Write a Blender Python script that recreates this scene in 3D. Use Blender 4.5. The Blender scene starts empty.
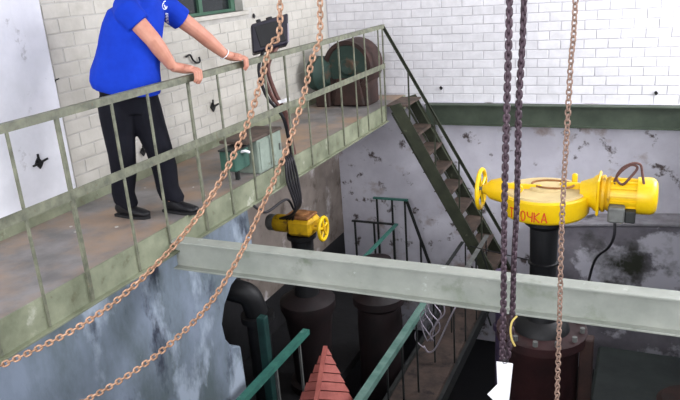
import bpy, bmesh, math, random
from mathutils import Vector as V, Matrix
random.seed(7)
SC = bpy.context.scene
COL = SC.collection

# ------------------------------------------------------------------ camera
CAM = V((3.026, 0.0, 1.597))
FPX = 680.4
YAW, PITCH, ROLL = math.radians(25.256), math.radians(18.262), math.radians(-4.109)
cy, sy, cp, sp = math.cos(YAW), math.sin(YAW), math.cos(PITCH), math.sin(PITCH)
FW = V((-sy*cp, cy*cp, -sp)); RT0 = V((cy, sy, 0)); UP0 = RT0.cross(FW)
RT = math.cos(ROLL)*RT0 + math.sin(ROLL)*UP0
UP = -math.sin(ROLL)*RT0 + math.cos(ROLL)*UP0
cam = bpy.data.cameras.new('camera'); cam.sensor_width = 36; cam.lens = FPX/680*36; cam.clip_start = .05
camo = bpy.data.objects.new('camera', cam); COL.objects.link(camo)
m = Matrix((RT, UP, -FW)).transposed().to_4x4(); m.translation = CAM
camo.matrix_world = m
SC.camera = camo

# ------------------------------------------------------------------ world, daylight, exposure
SC.view_settings.view_transform = 'Standard'; SC.view_settings.look = 'None'
SC.view_settings.gamma = 1; SC.view_settings.use_curve_mapping = False
SC.view_settings.exposure = 0.0
w = bpy.data.worlds.new('sky'); SC.world = w; w.use_nodes = True
bg = w.node_tree.nodes['Background']; bg.inputs[0].default_value = (.80, .90, 1, 1); bg.inputs[1].default_value = 1.0
def area(loc, target, sx, sz, energy, col=(.94, .945, 1)):
    l = bpy.data.lights.new('window_daylight', 'AREA'); l.shape = 'RECTANGLE'; l.size = sx; l.size_y = sz
    l.energy = energy; l.color = col
    o = bpy.data.objects.new('window_daylight', l); COL.objects.link(o); o.location = loc
    o.rotation_euler = (V(target)-V(loc)).to_track_quat('-Z', 'Y').to_euler()
    return o
WIN_R = [(1.2, 3.2), (4.0, 6.0), (6.6, 8.45)]      # window openings in the right-hand wall (along y)
WIN_B = [(-.3, 1.9), (2.8, 5.0)]                   # window openings in the wall behind (along x)
for (a, b), e in zip(WIN_R, (60, 75, 390)):
    area((5.93, (a+b)/2, 2.25), (0, (a+b)/2, 2.25), b-a, 2.3, e)
for a, b in WIN_B:
    area(((a+b)/2, -2.93, 2.25), ((a+b)/2, 5, 2.25), b-a, 2.3, 250)

# ------------------------------------------------------------------ helpers
def lin(c): return tuple((x/255/12.92 if x/255 <= .04045 else ((x/255+.055)/1.055)**2.4) for x in c)+(1,)
MATS = {}
def mat(name, c1, c2=None, scale=6, rough=.7, metal=0, bump=.15, c3=None, cut=.6, scale3=3, vary=0, bscale=None, width=.06, spec=.4, stretch=(1, 1, 1), c4=None, cut4=.62, scale4=1.2):
    mt = bpy.data.materials.new(name); mt.use_nodes = True; nt = mt.node_tree; N = nt.nodes; L = nt.links
    b = N['Principled BSDF']; b.inputs['Roughness'].default_value = rough; b.inputs['Metallic'].default_value = metal
    b.inputs['Specular IOR Level'].default_value = spec
    tc = N.new('ShaderNodeTexCoord'); mp = N.new('ShaderNodeMapping'); mp.inputs['Scale'].default_value = stretch
    oi = N.new('ShaderNodeObjectInfo')
    ofs = N.new('ShaderNodeVectorMath'); ofs.operation = 'MULTIPLY_ADD'
    L.new(oi.outputs['Location'], ofs.inputs[0]); ofs.inputs[1].default_value = (1, 1, 1); L.new(tc.outputs['Object'], ofs.inputs[2])
    L.new(ofs.outputs[0], mp.inputs[0])
    def noise(sc, det=6):
        n = N.new('ShaderNodeTexNoise'); n.inputs['Scale'].default_value = sc; n.inputs['Detail'].default_value = det; n.inputs['Roughness'].default_value = .62
        L.new(mp.outputs[0], n.inputs['Vector']); return n
    def mix(fac, a, bb):
        x = N.new('ShaderNodeMix'); x.data_type = 'RGBA'
        L.new(fac, x.inputs[0])
        for s, v in ((x.inputs[6], a), (x.inputs[7], bb)):
            if isinstance(v, tuple): s.default_value = v
            else: L.new(v, s)
        return x.outputs[2]
    def ramp(src, lo, hi):
        r = N.new('ShaderNodeMapRange'); r.inputs[1].default_value = lo; r.inputs[2].default_value = hi
        L.new(src, r.inputs[0]); return r.outputs[0]
    n1 = noise(scale)
    colr = lin(c1)
    if c2: colr = mix(ramp(n1.outputs[0], .35, .65), lin(c1), lin(c2))
    if c3: colr = mix(ramp(noise(scale3, 9).outputs[0], cut-width, cut+width), colr, lin(c3))
    if c4: colr = mix(ramp(noise(scale4, 10).outputs[0], cut4-.05, cut4+.05), colr, lin(c4))
    if vary:
        hs = N.new('ShaderNodeHueSaturation'); r = N.new('ShaderNodeMapRange'); L.new(oi.outputs['Random'], r.inputs[0])
        r.inputs[3].default_value = 1-vary; r.inputs[4].default_value = 1+vary*.5; L.new(r.outputs[0], hs.inputs['Value'])
        if isinstance(colr, tuple): hs.inputs['Color'].default_value = colr
        else: L.new(colr, hs.inputs['Color'])
        colr = hs.outputs[0]
    if isinstance(colr, tuple): b.inputs['Base Color'].default_value = colr
    else: L.new(colr, b.inputs['Base Color'])
    if bump:
        bp = N.new('ShaderNodeBump'); bp.inputs['Strength'].default_value = bump; bp.inputs['Distance'].default_value = .01
        L.new(noise(bscale or scale*4).outputs[0], bp.inputs['Height']); L.new(bp.outputs[0], b.inputs['Normal'])
    MATS[name] = mt
    return mt
class MB:
    def __init__(s): s.v = []; s.f = []
    def add(s, vs, fs):
        k = len(s.v); s.v += [V(x) for x in vs]; s.f += [tuple(i+k for i in f) for f in fs]; return s
    def box(s, lo, hi, M=None):
        x0, y0, z0 = lo; x1, y1, z1 = hi
        vs = [V(p) for p in ((x0,y0,z0),(x1,y0,z0),(x1,y1,z0),(x0,y1,z0),(x0,y0,z1),(x1,y0,z1),(x1,y1,z1),(x0,y1,z1))]
        if M: vs = [M @ p for p in vs]
        return s.add(vs, [(0,3,2,1),(4,5,6,7),(0,1,5,4),(1,2,6,5),(2,3,7,6),(3,0,4,7)])
    def bar(s, p, q, w, h, up=(0, 0, 1), off=(0, 0)):
        p, q = V(p), V(q); d = (q-p); L = d.length; d.normalize(); r = d.cross(V(up)).normalized(); u = r.cross(d)
        M = Matrix((r, d, u)).transposed().to_4x4(); M.translation = p
        return s.box((-w/2+off[0], 0, -h/2+off[1]), (w/2+off[0], L, h/2+off[1]), M)
    def loft(s, pts, rad, ref=(0, 0, 1), n=12, cap=True, closed=False):
        pts = [V(p) for p in pts]; N = len(pts); k = len(s.v); ref = V(ref)
        pr = None
        for i, p in enumerate(pts):
            d = ((pts[(i+1) % N] if (closed or i < N-1) else p)-(pts[i-1] if (closed or i > 0) else p)).normalized()
            if pr is None: u = d.cross(ref)
            else: u = pr - d*pr.dot(d)
            if u.length < 1e-4: u = d.orthogonal()
            u.normalize(); pr = u; v = u.cross(d)
            a, b = rad[i] if isinstance(rad, (list, tuple)) and isinstance(rad[i], tuple) else ((rad[i],)*2 if isinstance(rad, (list, tuple)) else (rad, rad))
            for j in range(n):
                t = 2*math.pi*j/n; s.v.append(p+u*a*math.cos(t)+v*b*math.sin(t))
        for i in range(N if closed else N-1):
            for j in range(n):
                A = k+i*n; B = k+((i+1) % N)*n
                s.f.append((A+j, A+(j+1) % n, B+(j+1) % n, B+j))
        if cap and not closed:
            s.f.append(tuple(k+j for j in reversed(range(n)))); s.f.append(tuple(k+(N-1)*n+j for j in range(n)))
        return s
    def cyl(s, p, q, r, n=20, r2=None): return s.loft([p, q], [r, r if r2 is None else r2], n=n, ref=(.31, .52, .79))
    def lathe(s, p, axis, prof, n=24, ref=(.31, .52, .79)):
        ax = V(axis).normalized(); return s.loft([V(p)+ax*h for h, r in prof], [max(r, 1e-4) for h, r in prof], n=n, ref=ref) if all(prof[i][0] < prof[i+1][0] for i in range(len(prof)-1)) else s._lathe(p, ax, prof, n)
    def _lathe(s, p, ax, prof, n):
        u = ax.orthogonal().normalized(); v = ax.cross(u); k = len(s.v)
        for h, r in prof:
            for j in range(n):
                t = 2*math.pi*j/n; s.v.append(V(p)+ax*h+(u*math.cos(t)+v*math.sin(t))*max(r, 1e-4))
        for i in range(len(prof)-1):
            for j in range(n): s.f.append((k+i*n+j, k+i*n+(j+1) % n, k+(i+1)*n+(j+1) % n, k+(i+1)*n+j))
        s.f.append(tuple(k+j for j in reversed(range(n)))); s.f.append(tuple(k+(len(prof)-1)*n+j for j in range(n)))
        return s
    def ball(s, c, r, n=10, M=None):
        r = V(r) if not isinstance(r, (int, float)) else V((r, r, r)); k = len(s.v); c = V(c); m_ = n//2+1
        for i in range(1, m_):
            a = math.pi*i/m_
            for j in range(n):
                t = 2*math.pi*j/n; q = V((r.x*math.sin(a)*math.cos(t), r.y*math.sin(a)*math.sin(t), r.z*math.cos(a)))
                s.v.append(c+(M @ q if M else q))
        for i in range(m_-2):
            for j in range(n): s.f.append((k+i*n+j, k+(i+1)*n+j, k+(i+1)*n+(j+1) % n, k+i*n+(j+1) % n))
        s.f.append(tuple(k+j for j in range(n))); s.f.append(tuple(k+(m_-2)*n+j for j in reversed(range(n))))
        return s
    def prism(s, poly, ext):            # planar polygon (3d points) extruded by ext
        poly = [V(p) for p in poly]; n = len(poly); ext = V(ext)
        return s.add(poly+[p+ext for p in poly], [tuple(reversed(range(n))), tuple(range(n, 2*n))]+[(i, (i+1) % n, n+(i+1) % n, n+i) for i in range(n)])
    def mesh(s, name, origin=V((0, 0, 0))):
        me = bpy.data.meshes.new(name); me.from_pydata([v-origin for v in s.v], [], s.f); me.update()
        bm = bmesh.new(); bm.from_mesh(me); bmesh.ops.recalc_face_normals(bm, faces=bm.faces); bm.to_mesh(me); bm.free()
        return me
def worldloc(o): return o.location + (worldloc(o.parent) if o.parent else V((0, 0, 0)))
def put(name, mb, material, parent=None, smooth=False, bevel=0, label=None, cat=None, group=None, kind=None):
    c = sum(mb.v, V((0, 0, 0)))/len(mb.v)
    if parent is None and kind != 'structure': c.z = min(v.z for v in mb.v)
    me = mb.mesh(name, c); me.materials.append(MATS[material])
    o = bpy.data.objects.new(name, me); COL.objects.link(o); o.location = c
    if parent: o.parent = parent; o.location = c-worldloc(parent)
    if smooth:
        for p in me.polygons: p.use_smooth = True
        if smooth != 'all':
            bm = bmesh.new(); bm.from_mesh(me)
            for e in bm.edges:
                if len(e.link_faces) == 2 and e.calc_face_angle(0) > .7: e.smooth = False
            bm.to_mesh(me); bm.free()
    if bevel:
        md = o.modifiers.new('bevel', 'BEVEL'); md.width = bevel; md.segments = 1; md.limit_method = 'ANGLE'
    return tag(o, label, cat, group, kind)
def tag(o, label=None, cat=None, group=None, kind=None):
    if label: o['label'] = label
    if cat: o['category'] = cat
    if group: o['group'] = group
    if kind: o['kind'] = kind
    return o
def empty(name, loc, label, cat, group=None):
    o = bpy.data.objects.new(name, None); COL.objects.link(o); o.location = loc; o.empty_display_size = .1
    return tag(o, label, cat, group)
def ray(px, py): return FW + RT*((px-340)/FPX) - UP*((py-200)/FPX)
def on_x(px, py, X): d = ray(px, py); return CAM+d*((X-CAM.x)/d.x)
def on_y(px, py, Y): d = ray(px, py); return CAM+d*((Y-CAM.y)/d.y)
def on_z(px, py, Z): d = ray(px, py); return CAM+d*((Z-CAM.z)/d.z)
HD = V((-.66, .75, 0)).normalized()
def on_d(px, py, D): d = ray(px, py); return CAM+d*(D/d.dot(HD))
def spline(pts, n):
    pts = [V(p) for p in pts]; out = []; P = [2*pts[0]-pts[1]]+pts+[2*pts[-1]-pts[-2]]
    for i in range(1, len(P)-2):
        for k in range(n):
            t = k/n; a, b, c, d = P[i-1:i+3]
            out.append(.5*((2*b)+(c-a)*t+(2*a-5*b+4*c-d)*t*t+(3*b-a-3*c+d)*t**3))
    return out+[pts[-1]]

# ------------------------------------------------------------------ materials
mat('white_brick', (226, 225, 228), (214, 213, 216), 9, .75, bump=.3, vary=.07, c3=(196, 194, 194), cut=.72, scale3=2.2)
mat('left_brick', (197, 193, 184), (180, 176, 166), 3, .8, bump=.3, vary=.03, c3=(160, 155, 144), cut=.66, scale3=1.8, width=.12)
mat('mortar', (205, 203, 208), (194, 192, 196), 8, .85, bump=.3)
mat('left_mortar', (186, 183, 177), (170, 167, 160), 8, .85, bump=.3)
mat('plaster_white', (222, 222, 228), (206, 207, 212), 3, .8, bump=.3, c3=(110, 105, 100), cut=.68, scale3=5)
mat('pit_plaster', (224, 222, 231), (204, 201, 211), 2.2, .85, bump=.4, c3=(96, 86, 86), cut=.62, scale3=4.5, width=.03, c4=(166, 150, 146), cut4=.61, scale4=1.7)
mat('pit_block', (136, 148, 164), (96, 108, 112), 2.0, .7, bump=.5, c3=(58, 64, 78), cut=.62, scale3=3, stretch=(1, 1.3, .7), c4=(172, 184, 198), cut4=.58, scale4=1.8)
mat('wet_concrete', (146, 142, 150), (106, 102, 110), 2, .55, bump=.4, c3=(206, 204, 214), cut=.54, scale3=1.5, width=.025, c4=(52, 54, 44), cut4=.6, scale4=.9)
mat('ledge_concrete', (168, 166, 172), (140, 136, 140), 6, .8, bump=.4, c3=(80, 76, 78), cut=.62, scale3=4)
mat('dark_floor', (50, 58, 55), (36, 42, 41), 3, .6, bump=.3)
mat('black_floor', (14, 14, 18), (9, 9, 12), 3, .6, bump=.2)  # shade of the pit bottom put into this near-black colour
mat('screed', (130, 128, 124), (112, 110, 106), 4, .8)
mat('ceiling_paint', (200, 200, 198), None, 4, .9, bump=.1)
mat('deck_plate', (136, 132, 130), (108, 105, 103), 3.5, .65, bump=.2, c3=(158, 132, 108), cut=.54, scale3=1.1, width=.1)
mat('rail_paint', (124, 126, 106), (88, 90, 76), 14, .55, bump=.12, c3=(108, 92, 70), cut=.68, scale3=18)
mat('side_paint', (142, 146, 122), (104, 109, 88), 3.5, .6, bump=.25, c3=(96, 92, 70), cut=.66, scale3=7, c4=(186, 186, 172), cut4=.66, scale4=4)
mat('beam_paint', (160, 163, 154), (138, 143, 134), 3, .5, bump=.2, c3=(120, 128, 112), cut=.64, scale3=4, c4=(200, 204, 200), cut4=.7, scale4=9)
mat('far_beam_paint', (70, 80, 66), (52, 62, 50), 4, .6, bump=.2, c3=(100, 104, 88), cut=.7, scale3=5)
mat('stair_paint', (62, 66, 50), (46, 50, 38), 6, .6, bump=.25, c3=(100, 104, 84), cut=.68, scale3=8)
mat('tread_rust', (98, 82, 72), (66, 56, 50), 6, .8, bump=.4, c3=(66, 56, 48), cut=.6, scale3=7)
mat('teal_paint', (66, 124, 110), (52, 102, 92), 8, .5, bump=.15, c3=(120, 160, 150), cut=.68, scale3=9)
mat('grey_steel', (120, 122, 118), (96, 96, 94), 8, .55, .3, bump=.15)
mat('dark_steel', (50, 52, 50), (36, 38, 38), 8, .6, .2, bump=.15)
mat('black_iron', (20, 20, 22), (13, 13, 15), 8, .55, bump=.2)
mat('yellow_paint', (240, 200, 18), (226, 184, 14), 8, .38, bump=.06, c3=(150, 112, 22), cut=.74, scale3=12, spec=.5)
mat('dusty_yellow', (206, 184, 132), (190, 168, 120), 8, .7, bump=.15)
mat('dirty_yellow', (222, 178, 24), (190, 146, 20), 10, .5, bump=.15, c3=(110, 76, 36), cut=.6, scale3=8)
mat('rusty_dust', (150, 104, 60), (110, 70, 40), 12, .85, bump=.4)
mat('red_paint', (200, 62, 24), None, 4, .6, bump=0)
mat('chain_copper', (178, 142, 116), (124, 92, 70), 60, .5, .2, bump=.1, vary=.15)
mat('chain_rust', (162, 136, 120), (122, 98, 86), 60, .6, .3, bump=.1, vary=.15)
mat('chain_dark', (84, 68, 76), (62, 50, 56), 60, .5, .4, bump=.1, vary=.15)
mat('shirt_blue', (20, 58, 178), (16, 50, 162), 6, .85, bump=.5, bscale=9, spec=.15)
mat('white_print', (225, 230, 240), None, 4, .7, bump=0)
mat('trouser_black', (16, 17, 26), (12, 12, 20), 10, .85, bump=.2, spec=.2)
mat('shoe_black', (14, 14, 18), None, 10, .5, bump=.1)
mat('sole_black', (24, 24, 26), None, 10, .8, bump=.1)
mat('skin', (198, 142, 120), (186, 126, 106), 12, .55, bump=.05)
mat('hair_dark', (40, 32, 28), (28, 22, 20), 30, .7, bump=.4)
mat('eye_white', (235, 235, 232), None, 4, .3, bump=0)
mat('white_plastic', (236, 236, 238), None, 4, .45, bump=0)
mat('cabinet_green', (146, 158, 146), (122, 134, 122), 6, .6, bump=.2, c3=(92, 96, 80), cut=.66, scale3=8)
mat('box_green', (62, 98, 84), (48, 80, 70), 6, .6, bump=.2)
mat('cable_brown', (110, 74, 66), (84, 56, 52), 20, .65, bump=.1)
mat('cable_black', (34, 32, 36), None, 20, .6, bump=.1)
mat('control_black', (38, 34, 48), (28, 26, 36), 8, .45, bump=.08)
mat('motor_rust', (66, 45, 39), (48, 34, 31), 6, .7, bump=.3, c3=(52, 42, 38), cut=.6, scale3=4)
mat('motor_green', (48, 70, 62), (38, 58, 52), 5, .6, bump=.2, c3=(96, 72, 56), cut=.64, scale3=4)
mat('pump_red', (54, 27, 27), (38, 20, 21), 4, .6, bump=.3, c3=(74, 52, 48), cut=.68, scale3=5)
mat('slat_red', (176, 98, 88), (150, 78, 70), 7, .7, bump=.25, vary=.1)
mat('window_frame_green', (70, 104, 84), (58, 90, 72), 6, .6, bump=.1)
mat('frame_white', (205, 205, 200), None, 6, .6, bump=.1)
mat('pane_dark', (28, 34, 36), None, 4, .12, bump=0, spec=.6)
mat('pit_shade', (30, 29, 31), (20, 20, 22), 3, .8, bump=.4)  # shade deep in the pit, painted as a near-black surface
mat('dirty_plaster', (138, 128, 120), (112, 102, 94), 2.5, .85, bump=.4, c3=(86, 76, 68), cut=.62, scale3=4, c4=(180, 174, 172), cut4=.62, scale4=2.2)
mat('valve_black', (30, 18, 19), (20, 14, 15), 5, .6, bump=.2)  # near-black body colour carries the shade of the pit
mat('teal_dark', (26, 62, 58), (20, 48, 46), 6, .6, bump=.2)
mat('teal_worn', (108, 138, 128), (76, 112, 102), 7, .6, bump=.2)
mat('bridge_deck', (84, 70, 62), (60, 50, 46), 5, .8, bump=.4, c3=(44, 38, 36), cut=.6, scale3=6)
mat('flake', (176, 172, 164), None, 5, .8, bump=0)
mat('wire_grey', (168, 160, 170), None, 20, .5, .5, bump=0)
mat('rope_yellow', (188, 168, 96), None, 40, .9, bump=.3)
mat('purple_pipe', (70, 58, 84), (54, 44, 64), 6, .6, bump=.2)
g = bpy.data.materials.new('pane_clear'); g.use_nodes = True
gn = g.node_tree; tr = gn.nodes.new('ShaderNodeBsdfTransparent'); gl = gn.nodes.new('ShaderNodeBsdfGlossy'); gl.inputs['Roughness'].default_value = .05
mx = gn.nodes.new('ShaderNodeMixShader'); mx.inputs[0].default_value = .06
gn.links.new(tr.outputs[0], mx.inputs[1]); gn.links.new(gl.outputs[0], mx.inputs[2]); gn.links.new(mx.outputs[0], gn.nodes['Material Output'].inputs[0])
MATS['pane_clear'] = g

# ------------------------------------------------------------------ the room
XL, YF, XR, YB, ZC = -1.10, 8.75, 6.0, -3.0, 4.2
ZP = -3.6                                             # bottom of the pit
S = 'structure'
put('ceiling', MB().box((XL-.3, YB-.3, ZC), (XR+.3, YF+.3, ZC+.2)), 'ceiling_paint', kind=S, label='pale painted ceiling above the hall')
put('floor', MB().box((XL-.3, YB-.3, ZP-.2), (XR+.3, YF+.3, ZP)), 'black_floor', kind=S, label='concrete bottom of the machine pit with shade in its black colour')  # black colour stands for the shade down in the pit
put('floor', MB().box((XL, YB, -.3), (XR, 1.4, 0)), 'screed', kind=S, label='grey concrete platform at the near side of the pit')  # unseen platform, its edge carried forward to shade the pit
put('floor', MB().box((3.8, 1.4, -.3), (XR, YF, 0)), 'screed', kind=S, label='added grey concrete platform along the window wall, shading the pit')  # added out of view to keep window light off the pit
put('wall_pit_near', MB().box((XL, .8, ZP), (XR, 1.2, -.3)), 'pit_block', kind=S, label='concrete pit wall under the near platform')
put('wall_pit_right', MB().box((3.95, 1.2, ZP), (4.25, YF, -.3)), 'pit_block', kind=S, label='concrete pit wall under the window platform')
# window wall on the right, wall behind
def pierced(name, axis, c0, c1, lo, hi, wins, label, z0=1.1, z1=3.4):
    mb = MB()
    def bx(a, b, za, zb):
        mb.box((c0, a, za) if axis == 'x' else (a, c0, za), (c1, b, zb) if axis == 'x' else (b, c1, zb))
    bx(lo, hi, -.3, z0); bx(lo, hi, z1, ZC)
    e = [lo]+[t for w_ in wins for t in w_]+[hi]
    for i in range(0, len(e), 2): bx(e[i], e[i+1], z0, z1)
    put(name, mb, 'plaster_white', kind=S, label=label)
pierced('wall_right', 'x', XR, XR+.3, YB, YF, WIN_R, 'white wall with tall daylight windows')
pierced('wall_back', 'y', YB-.3, YB, XL, XR, WIN_B, 'white wall with daylight windows behind the platform')
wn = 1
for ax, wins in (('x', WIN_R), ('y', WIN_B)):
    for a, b in wins:
        c = XR+.12 if ax == 'x' else YB-.12
        P = (lambda u, z, t: (c+t, u, z)) if ax == 'x' else (lambda u, z, t: (u, c+t, z))
        fr = MB()
        def fb(u0, u1, z0, z1, t=.03):
            p, q = P(u0, z0, -t), P(u1, z1, t); fr.box(p, q)
        fb(a, b, 1.1, 1.17); fb(a, b, 3.33, 3.4); fb(a, a+.07, 1.17, 3.33); fb(b-.07, b, 1.17, 3.33); fb((a+b)/2-.03, (a+b)/2+.03, 1.17, 3.33); fb(a+.07, b-.07, 2.3, 2.36)
        f = put('window_%d' % wn, fr, 'frame_white', kind=S, label='tall daylight window with white frame'); wn += 1
        for u0, u1 in ((a+.07, (a+b)/2-.03), ((a+b)/2+.03, b-.07)):
            for z0, z1 in ((1.17, 2.3), (2.36, 3.33)):
                put('pane', MB().box(P(u0, z0, -.004), P(u1, z1, .004)), 'pane_clear', f)

# bricks
BP, CPZ = .268, .110
def brick_mesh(name, l, material, axis):
    mb = MB(); h, d, c = .099/2, .008 if axis == 'x' else .005, .003
    l = l/2
    ring = lambda i, z: [(-l+i, -h+i, z), (l-i, -h+i, z), (l-i, h-i, z), (-l+i, h-i, z)]
    vs = ring(0, 0)+ring(0, d-c)+ring(c, d)
    fs = [(8, 9, 10, 11)]+[(k+j, k+(j+1) % 4, k+4+(j+1) % 4, k+4+j) for k in (0, 4) for j in range(4)]
    vs = [V((x, -z, y)) for x, y, z in vs] if axis == 'x' else [V((z, x, y)) for x, y, z in vs]
    mb.add(vs, fs); me = mb.mesh(name); me.materials.append(MATS[material]); return me
def brickwork(parent, axis, plane, lo, hi, z0, z1, material, inview, skip=None):
    full = brick_mesh('brick', BP-.011, material, axis); half = brick_mesh('half_brick', BP/2-.011, material, axis)
    pl = worldloc(parent); rest = MB(); n = 0
    for r in range(int((z1-z0)/CPZ)):
        z = z0+CPZ*(r+.5); u = lo+(0 if r % 2 else BP/2); cells = [(lo+BP/4, half)] if r % 2 == 0 else []
        while u+BP <= hi+.001: cells.append((u+BP/2, full)); u += BP
        if hi-u > BP/2-.02: cells.append((u+BP/4, half))
        for uc, me in cells:
            loc = V((uc, plane, z)) if axis == 'x' else V((plane, uc, z))
            if skip and skip(uc, z): continue
            jit = random.uniform(-.003, .002); loc += V((0, -jit, 0)) if axis == 'x' else V((jit, 0, 0))
            if inview(uc, z) and n < 300:
                o = bpy.data.objects.new('brick', me); COL.objects.link(o); o.parent = parent; o.location = loc-pl; n += 1
            else: rest.add([loc+v.co for v in me.vertices], [tuple(p.vertices) for p in me.polygons])
    if rest.v: put('brick_courses', rest, material, parent, kind='stuff')
    return n
wf = put('wall_far', MB().box((XL-.3, YF, -.12), (XR+.3, YF+.3, ZC)), 'mortar', kind=S, label='white painted brick wall at the far end')
brickwork(wf, 'x', YF, XL+.01, 5.9, -.10, 4.15, 'white_brick', lambda u, z: u < 3.55 and z < 1.38)
WY0, WY1, WZ0, WZ1 = 5.28, 6.62, 1.30, 2.75
wl = put('wall_left', MB().box((XL-.3, YB, ZP), (XL, WY0, ZC)).box((XL-.3, WY1, ZP), (XL, YF, ZC)).box((XL-.3, WY0, ZP), (XL, WY1, WZ0)).box((XL-.3, WY0, WZ1), (XL, WY1, ZC)), 'left_mortar', kind=S, label='whitewashed brick wall behind the walkway')
brickwork(wl, 'y', XL, 3.84, YF-.02, .0, 4.15, 'left_brick', lambda u, z: z < 1.62 and u < 8.0, lambda u, z: WY0-.14 < u < WY1+.14 and WZ0-.05 < z < WZ1+.05)
put('trim_1', MB().box((XL, 1.0, 0), (XL+.05, 3.80, ZC)), 'plaster_white', bevel=.008, kind=S, label='smooth white plastered pier on the walkway wall')
# small dark window in the left wall
f = put('window_%d' % wn, MB().box((XL-.16, WY0, WZ0), (XL-.10, WY1, WZ0+.03)).box((XL-.16, WY0, WZ1-.07), (XL-.10, WY1, WZ1)).box((XL-.16, WY0, WZ0+.03), (XL-.10, WY0+.08, WZ1-.07)).box((XL-.16, WY1-.08, WZ0+.03), (XL-.10, WY1, WZ1-.07)).box((XL-.16, 5.95, WZ0+.03), (XL-.10, 6.01, WZ1-.07)), 'window_frame_green', kind=S, label='small dark window with green frame in the left wall')
for a, b in ((WY0+.08, 5.95), (6.01, WY1-.08)):
    put('pane', MB().box((XL-.14, a, WZ0+.03), (XL-.13, b, WZ1-.07)), 'pane_dark', f)
put('window_sill', MB().box((XL-.10, WY0-.04, WZ0-.045), (XL+.05, WY1+.04, WZ0)), 'left_brick', f, bevel=.006)

# pit walls
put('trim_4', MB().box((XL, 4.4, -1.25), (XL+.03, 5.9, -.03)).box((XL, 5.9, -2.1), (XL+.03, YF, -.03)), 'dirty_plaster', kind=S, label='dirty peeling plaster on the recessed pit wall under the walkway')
put('trim_5', MB().box((XL, 4.4, -2.6), (XL+.025, 5.9, -1.25)).box((XL, 5.9, -2.6), (XL+.025, YF, -2.1)), 'pit_shade', kind=S, label='lower part of the recessed pit wall with shade painted black')  # dark band paints the shade low on the recessed wall
put('wall_pit_far', MB().box((XL-.3, YF, ZP), (XR, YF+.3, -.12)).box((XL-.3, YF-.03, -.16), (XR, YF, -.10)), 'pit_plaster', kind=S, label='peeling white plaster pit wall under the far beam')
# left pit face near the camera, broken end towards the dark recess
prof = [(1.2, -.225), (4.78, -.225), (4.80, -.72), (4.62, -.80), (4.40, -.86), (4.27, -.98), (4.20, -1.12), (4.22, -1.28), (4.30, -1.40), (4.42, -1.46), (4.44, -2.2), (4.40, ZP), (1.2, ZP)]
put('wall_pit_left', MB().prism([(-.13, y, z) for y, z in prof], (XL+.13, 0, 0)), 'pit_block', kind=S, bevel=.012, label='bluish stained concrete pit face under the walkway')
led = MB().prism([(1.75, YF, ZP), (1.75, YF, -1.66), (2.2, YF, -1.60), (3.0, YF, -1.52), (3.94, YF, -1.46), (3.94, YF, ZP)], (0, -.34, 0))
put('trim_2', led, 'wet_concrete', kind=S, bevel=.03, label='dark stained concrete footing with white patches along the far wall')
put('trim_3', MB().prism([(1.75, YF, -1.66), (1.75, YF, -1.60), (2.2, YF, -1.55), (3.0, YF, -1.465), (3.94, YF, -1.405), (3.94, YF, -1.46), (3.0, YF, -1.52), (2.2, YF, -1.60)], (0, -.36, 0)), 'ledge_concrete', kind=S, bevel=.015, label='pale ledge on top of the concrete footing')
put('floor', MB().box((2.68, 1.2, ZP), (3.95, 7.35, -2.6)), 'dark_floor', kind=S, bevel=.03, label='grey-green concrete machine base in the pit')
put('floor', MB().box((-1.09, 4.5, -2.7), (.12, YF, -2.6)), 'pit_shade', kind=S, label='dark concrete gallery floor along the pit wall')  # floor coloured near-black for the shade in the pit

# ------------------------------------------------------------------ walkway
YE = 7.96
wk = empty('steel_walkway', (-.5, 4.4, -.22), 'grey-green steel walkway with handrail that the man stands on', 'walkway')
put('deck', MB().box((XL+.03, 1.4, -.03), (-.012, YF-.02, 0)), 'deck_plate', wk)
put('side_channel', MB().box((-.012, 1.4, -.19), (0, YE, .004)).box((-.05, 1.4, -.20), (.035, YE, -.19)).box((-.05, 1.4, -.225), (.0, YE, -.20)), 'side_paint', wk)
put('end_channel', MB().box((-.012, 8.62, -.19), (0, YF-.02, .0)), 'side_paint', wk)
put('toe_board', MB().box((XL+.055, 1.4, .0), (XL+.07, YF-.02, .11)), 'side_paint', wk)
put('top_rail', MB().box((-.022, 1.4, .985), (.022, YE+.03, .991)).box((.016, 1.4, .945), (.022, YE+.03, .985)), 'rail_paint', wk)
put('middle_rail', MB().box((.008, 1.4, .465), (.014, YE+.02, .525)), 'rail_paint', wk)
posts = [(1.45, 1), (1.75, 0), (2.1, 0), (2.43, 0), (2.77, 1), (3.21, 0), (3.55, 0), (4.0, 1), (4.37, 0), (4.74, 0), (5.08, 0), (5.45, 1), (5.83, 0), (6.22, 0), (6.63, 1), (7.03, 0), (7.35, 0), (7.80, 1), (7.95, 1)]
for y, k in posts:
    p = MB()
    if k: p.box((.0, y-.018, -.185), (.006, y+.018, .985)).box((.006, y-.018, -.185), (.016, y-.012, .985))
    else: p.box((.0, y-.008, -.185), (.012, y+.008, .985))
    put('post', p, 'rail_paint', wk)
for i in range(7):
    x, y = random.uniform(-.95, -.15), random.uniform(2.5, 4.6); r = random.uniform(.008, .02)
    put('paint_flake', MB().prism([(x+r*math.cos(t)*random.uniform(.6, 1), y+r*math.sin(t)*random.uniform(.6, 1), .0) for t in (0, 1.2, 2.4, 3.7, 5)], (0, 0, .003)), 'flake', label='small flake of white paint number lying on the deck' if 0 else 'pale paint flake lying on the walkway deck', cat='debris', group='paint flakes on the deck')

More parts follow.
